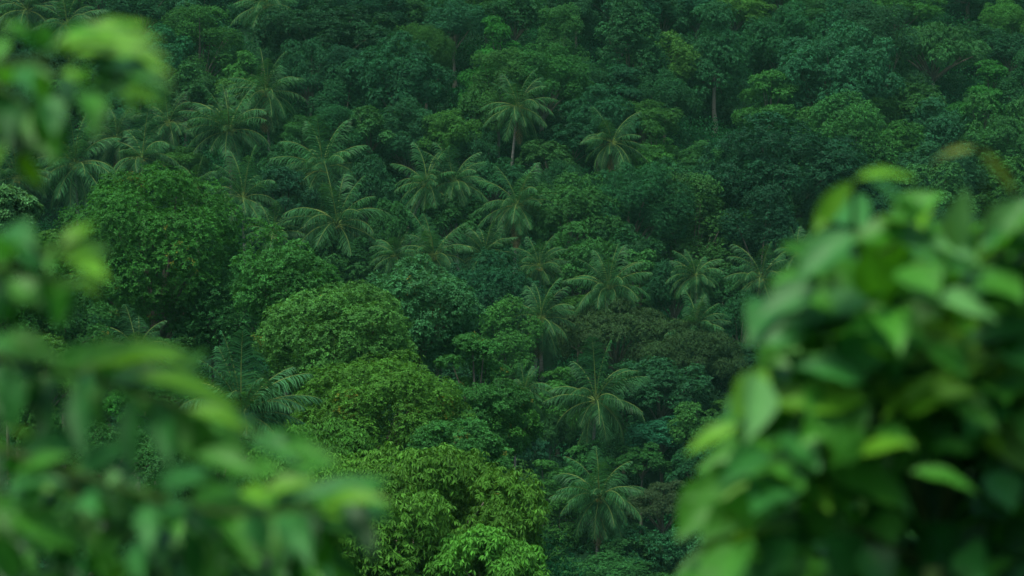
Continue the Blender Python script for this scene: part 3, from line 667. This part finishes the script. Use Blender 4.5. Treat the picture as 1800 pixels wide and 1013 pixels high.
# middle left branch
near_plant('leafy_branch', 'blurred near branch at the middle left edge with bluish and lime leaves', 'branch', (-160, 500), 2.4,
 [([(-160, 500, 0), (-60, 480, 0), (20, 470, 0), (90, 445, 0), (140, 420, 0)], .005, .002), ([(20, 470, 0), (80, 490, 0), (130, 500, 0)], .003, .0015)],
 [(10, 405, 60, 440, 60, NB, 0), (40, 420, 100, 450, 55, NB, .05), (30, 440, 70, 475, 50, NB, -.05), (110, 430, 165, 395, 30, NL, 0), (105, 440, 150, 415, 26, NL, .05),
  (120, 460, 195, 440, 40, NL, .05), (130, 475, 190, 495, 45, NL, 0), (110, 450, 180, 475, 45, NL, .1), (60, 480, 100, 580, 60, NB, 0), (20, 490, 90, 560, 55, NM, .05), (-10, 500, 40, 570, 60, ND, .05),
  (100, 490, 110, 560, 40, NM, .1), (120, 495, 175, 520, 35, NL, .1), (-30, 420, 20, 460, 60, NB, .05), (-30, 500, 0, 560, 60, ND, 0), (80, 500, 140, 550, 40, ND, .1)],
 [scatter([(-60, 400), (60, 410), (140, 440), (150, 480), (90, 540), (-60, 560)], 16, 2.4, 2.6, (70, 115), [NM, NB, ND], .4)], 2)
# lower left branches
near_plant('leafy_branch', 'blurred near branch at the lower left with long hanging leaflets', 'branch', (-180, 600), 2.55,
 [([(-180, 600, 0), (0, 628, 0), (70, 648, 0), (150, 662, 0), (250, 690, 0), (400, 745, 0), (520, 800, 0)], .0045, .0015)],
 [(-10, 600, 110, 640, 60, NM, .05), (20, 590, 105, 635, 45, NM, 0), (120, 650, 260, 610, 55, NM, 0), (160, 645, 345, 625, 60, NL, .05), (200, 650, 330, 640, 45, NL, -.05), (130, 660, 220, 635, 40, NL, .1),
  (190, 665, 330, 680, 55, ND, .05), (230, 665, 400, 700, 40, NL, 0), (300, 680, 460, 765, 45, NL, .05), (260, 680, 420, 720, 50, NM, .1),
  (35, 650, 20, 765, 45, NB, 0), (0, 640, 5, 740, 50, NB, .05), (95, 660, 95, 805, 60, ND, .05), (140, 670, 150, 810, 48, NB, 0), (180, 680, 185, 770, 40, ND, .05), (235, 695, 235, 845, 46, NB, 0),
  (275, 700, 305, 830, 48, NB, .05), (310, 710, 335, 800, 44, NM, .1), (60, 655, 60, 740, 40, ND, .1), (350, 730, 360, 830, 50, NM, .1), (400, 745, 400, 840, 46, NM, .05), (330, 720, 440, 760, 40, NL, -.05),
  (80, 640, 100, 670, 30, NB, -.05), (150, 660, 170, 690, 30, NB, -.05), (440, 770, 600, 830, 46, NM, .05), (480, 790, 595, 815, 36, NM, 0), (120, 700, 120, 800, 40, ND, .1)],
 [along([(-100, 605), (70, 648), (250, 690), (520, 800)], 2.6, 13, (100, 145), [NM, NM, NB, ND]), scatter([(300, 700), (450, 770), (460, 820), (300, 830), (240, 760)], 10, 2.55, 2.9, (80, 130), [NM, ND, NM], .4), scatter([(-60, 600), (60, 610), (260, 640), (330, 690), (250, 720), (60, 690), (-60, 680)], 9, 2.6, 2.8, (80, 130), [NM, NM, ND, NM], .3)], 3)
near_plant('leafy_branch', 'blurred lowest near branch reaching right in front of the yellow-green tree', 'branch', (-180, 760), 2.45,
 [([(-180, 760, 0), (0, 790, 0), (100, 825, 0), (190, 850, 0), (280, 880, 0), (400, 905, 0), (520, 900, 0), (620, 880, 0)], .0045, .0015), ([(100, 825, 0), (160, 900, 0), (250, 960, .1), (400, 1000, .1)], .004, .002)],
 [(0, 760, 60, 800, 45, NP, .05), (30, 830, 130, 800, 40, NM, 0), (60, 850, 150, 840, 40, NM, .1), (10, 860, 120, 850, 45, NB, 0), (120, 840, 190, 815, 35, NL, .05), (190, 850, 215, 835, 34, NP, -.05),
  (15, 905, 140, 975, 75, NM, 0), (-20, 950, 30, 1020, 60, NB, 0), (-20, 890, 60, 900, 50, NM, .1), (140, 880, 175, 910, 44, NB, -.05), (180, 870, 200, 920, 40, NM, 0),
  (255, 890, 265, 970, 44, NB, 0), (300, 880, 310, 920, 50, NB, -.05), (350, 890, 420, 975, 60, NB, 0), (390, 895, 440, 985, 60, NM, .05), (200, 930, 190, 1020, 46, NM, .1), (240, 950, 250, 1030, 40, NB, .05), (330, 930, 345, 1030, 46, NB, .05),
  (290, 930, 290, 1020, 40, ND, .1), (440, 900, 470, 970, 50, NB, 0), (500, 900, 550, 1000, 56, NB, .05), (460, 870, 560, 850, 44, NL, .05), (400, 850, 500, 830, 44, NM, .1), (520, 880, 690, 845, 40, NB, 0),
  (560, 895, 690, 885, 44, NL, 0), (570, 905, 640, 910, 34, NL, .05), (590, 910, 700, 930, 34, NB, .05), (540, 920, 620, 955, 50, NM, .1), (430, 860, 470, 890, 40, NL, 0), (300, 850, 420, 870, 40, NM, .1), (340, 800, 470, 850, 50, NM, .05),
  (260, 860, 360, 850, 36, NB, .05), (480, 850, 600, 820, 40, NM, .1), (360, 940, 370, 1040, 46, NM, .1), (560, 930, 570, 1000, 44, NM, .1), (90, 860, 200, 880, 40, ND, .1)],
 [along([(-100, 775), (190, 850), (400, 905), (620, 880)], 2.5, 18, (105, 155), [NM, NM, NB, ND]), scatter([(-60, 800), (120, 850), (300, 900), (520, 920), (600, 960), (520, 1060), (-60, 1060)], 210, 2.7, 3.5, (90, 160), [ND, ND, NM, NM], .65),
  scatter([(-60, 790), (120, 830), (300, 860), (480, 850), (500, 900), (300, 920), (-60, 880)], 30, 2.6, 2.9, (80, 135), [NM, NB, NL, NM], .3), scatter([(300, 830), (470, 840), (620, 850), (690, 880), (620, 930), (400, 930)], 30, 2.55, 2.75, (80, 135), [NM, NM, NB], .25)], 4)
# right bush
OUT = [(1445, 460), (1520, 400), (1600, 390), (1680, 420), (1760, 380), (1900, 360), (1900, 1090), (1230, 1090), (1290, 930), (1270, 820), (1350, 730), (1360, 620), (1380, 530)]
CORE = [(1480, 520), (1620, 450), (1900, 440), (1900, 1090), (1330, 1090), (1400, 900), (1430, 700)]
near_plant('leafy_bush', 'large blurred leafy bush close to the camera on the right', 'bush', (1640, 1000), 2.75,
 [([(1640, 1000, .5), (1600, 800, .5), (1540, 560, .35), (1500, 400, .1), (1500, 318, 0)], .009, .002), ([(1640, 1000, .5), (1700, 700, .5), (1720, 480, .3), (1735, 360, .05), (1722, 256, 0)], .009, .0012), ([(1640, 1000, .5), (1450, 900, .45), (1350, 800, .2), (1290, 765, .05)], .007, .0015)],
 [(1500, 320, 1425, 420, 36, NL, 0), (1470, 350, 1432, 410, 30, NL, .05), (1505, 315, 1615, 318, 30, NL, 0), (1530, 320, 1620, 400, 46, NB, -.05), (1560, 350, 1640, 430, 50, NM, 0), (1715, 262, 1632, 300, 18, NR, .05), (1725, 262, 1785, 345, 18, NR, 0),
  (1680, 440, 1700, 330, 48, NP, -.05), (1660, 430, 1690, 350, 40, NP, 0), (1740, 430, 1800, 350, 60, NP, 0), (1760, 440, 1830, 380, 60, NM, 0), (1540, 420, 1680, 440, 60, NM, 0), (1560, 400, 1660, 400, 55, NM, .05), (1640, 430, 1730, 470, 60, NP, -.05),
  (1500, 410, 1400, 500, 60, NB, 0), (1480, 430, 1440, 500, 50, NM, .05), (1470, 470, 1350, 500, 40, NM, .05), (1520, 440, 1560, 540, 60, NM, -.05), (1600, 450, 1560, 520, 60, NM, 0), (1590, 470, 1650, 520, 70, NM, -.05),
  (1560, 520, 1340, 590, 70, NB, 0), (1480, 540, 1330, 620, 60, NB, .05), (1440, 500, 1330, 560, 55, NB, 0), (1560, 540, 1480, 670, 70, NB, -.05), (1580, 520, 1700, 580, 75, NM, 0), (1650, 530, 1760, 570, 75, NP, -.1), (1700, 480, 1800, 530, 80, NM, 0),
  (1560, 600, 1640, 620, 50, NM, .0), (1630, 610, 1700, 670, 60, NM, -.05), (1500, 700, 1640, 720, 46, NL, .05), (1640, 700, 1760, 690, 50, NM, .05), (1760, 620, 1830, 660, 80, ND, 0),
  (1330, 660, 1310, 780, 60, NP, -.05), (1350, 650, 1290, 740, 55, NL, .05), (1300, 750, 1205, 800, 36, NL, 0), (1320, 740, 1220, 770, 40, NM, .05), (1340, 790, 1260, 860, 50, NB, .05), (1380, 760, 1440, 830, 60, NB, .05),
  (1470, 750, 1500, 820, 60, NM, -.05), (1490, 760, 1460, 820, 50, NM, 0), (1480, 810, 1610, 780, 44, NL, 0), (1520, 750, 1610, 790, 40, NM, .05), (1640, 790, 1720, 800, 36, NM, 0), (1690, 800, 1740, 750, 36, NM, .05),
  (1600, 830, 1720, 870, 36, NM, -.05), (1740, 830, 1780, 900, 66, NB, .05), (1560, 900, 1570, 960, 54, NM, .1), (1420, 850, 1460, 900, 40, NL, .1), (1350, 850, 1260, 960, 60, NM, .0), (1320, 900, 1230, 1010, 60, NL, .05), (1400, 960, 1330, 1040, 80, NB, 0),
  (1450, 940, 1500, 1010, 70, NB, .05), (1340, 980, 1200, 1030, 60, NM, 0), (1520, 960, 1560, 1040, 60, ND, .05), (1700, 960, 1740, 1040, 60, ND, .05), (1640, 650, 1560, 720, 60, ND, .05), (1430, 610, 1400, 560, 40, NL, .05)],
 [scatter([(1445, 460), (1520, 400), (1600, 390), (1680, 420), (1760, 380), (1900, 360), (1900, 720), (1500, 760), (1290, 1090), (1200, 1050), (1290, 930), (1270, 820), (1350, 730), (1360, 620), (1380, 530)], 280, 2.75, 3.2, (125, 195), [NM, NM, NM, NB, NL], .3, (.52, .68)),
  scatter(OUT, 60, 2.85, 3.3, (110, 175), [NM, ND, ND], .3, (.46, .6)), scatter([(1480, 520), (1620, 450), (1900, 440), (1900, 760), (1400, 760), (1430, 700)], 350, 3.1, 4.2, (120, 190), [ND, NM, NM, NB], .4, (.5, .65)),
  scatter(CORE, 800, 3.2, 4.8, (110, 170), [ND, ND, ND, NM], .5, (.45, .6))], 5)  # mostly ND leaves: the shade of the bush interior is put into their colour

# ---------------------------------------------------------------- damp air
me = bpy.data.meshes.new('haze'); bb = (-950, 950, -320, 1250, -60, 520)
vv = [(x, y, z) for x in bb[:2] for y in bb[2:4] for z in bb[4:]]
me.from_pydata(vv, [], [(0, 1, 3, 2), (4, 6, 7, 5), (0, 4, 5, 1), (2, 3, 7, 6), (0, 2, 6, 4), (1, 5, 7, 3)])
hm = bpy.data.materials.new('haze'); hm.use_nodes = True; t = hm.node_tree
t.nodes.remove(t.nodes['Principled BSDF']); pv = t.nodes.new('ShaderNodeVolumePrincipled'); pv.inputs['Color'].default_value = (.28, .82, .56, 1); pv.inputs['Density'].default_value = .00008
t.links.new(pv.outputs[0], t.nodes['Material Output'].inputs['Volume']); me.materials.append(hm)
tag(link('haze', me), kind='stuff')
print('trees', len(items), 'fill', len(FILL), 'dup', len(items) - len({it['obj']['label'] for it in items}), 'min ground', Z.min())
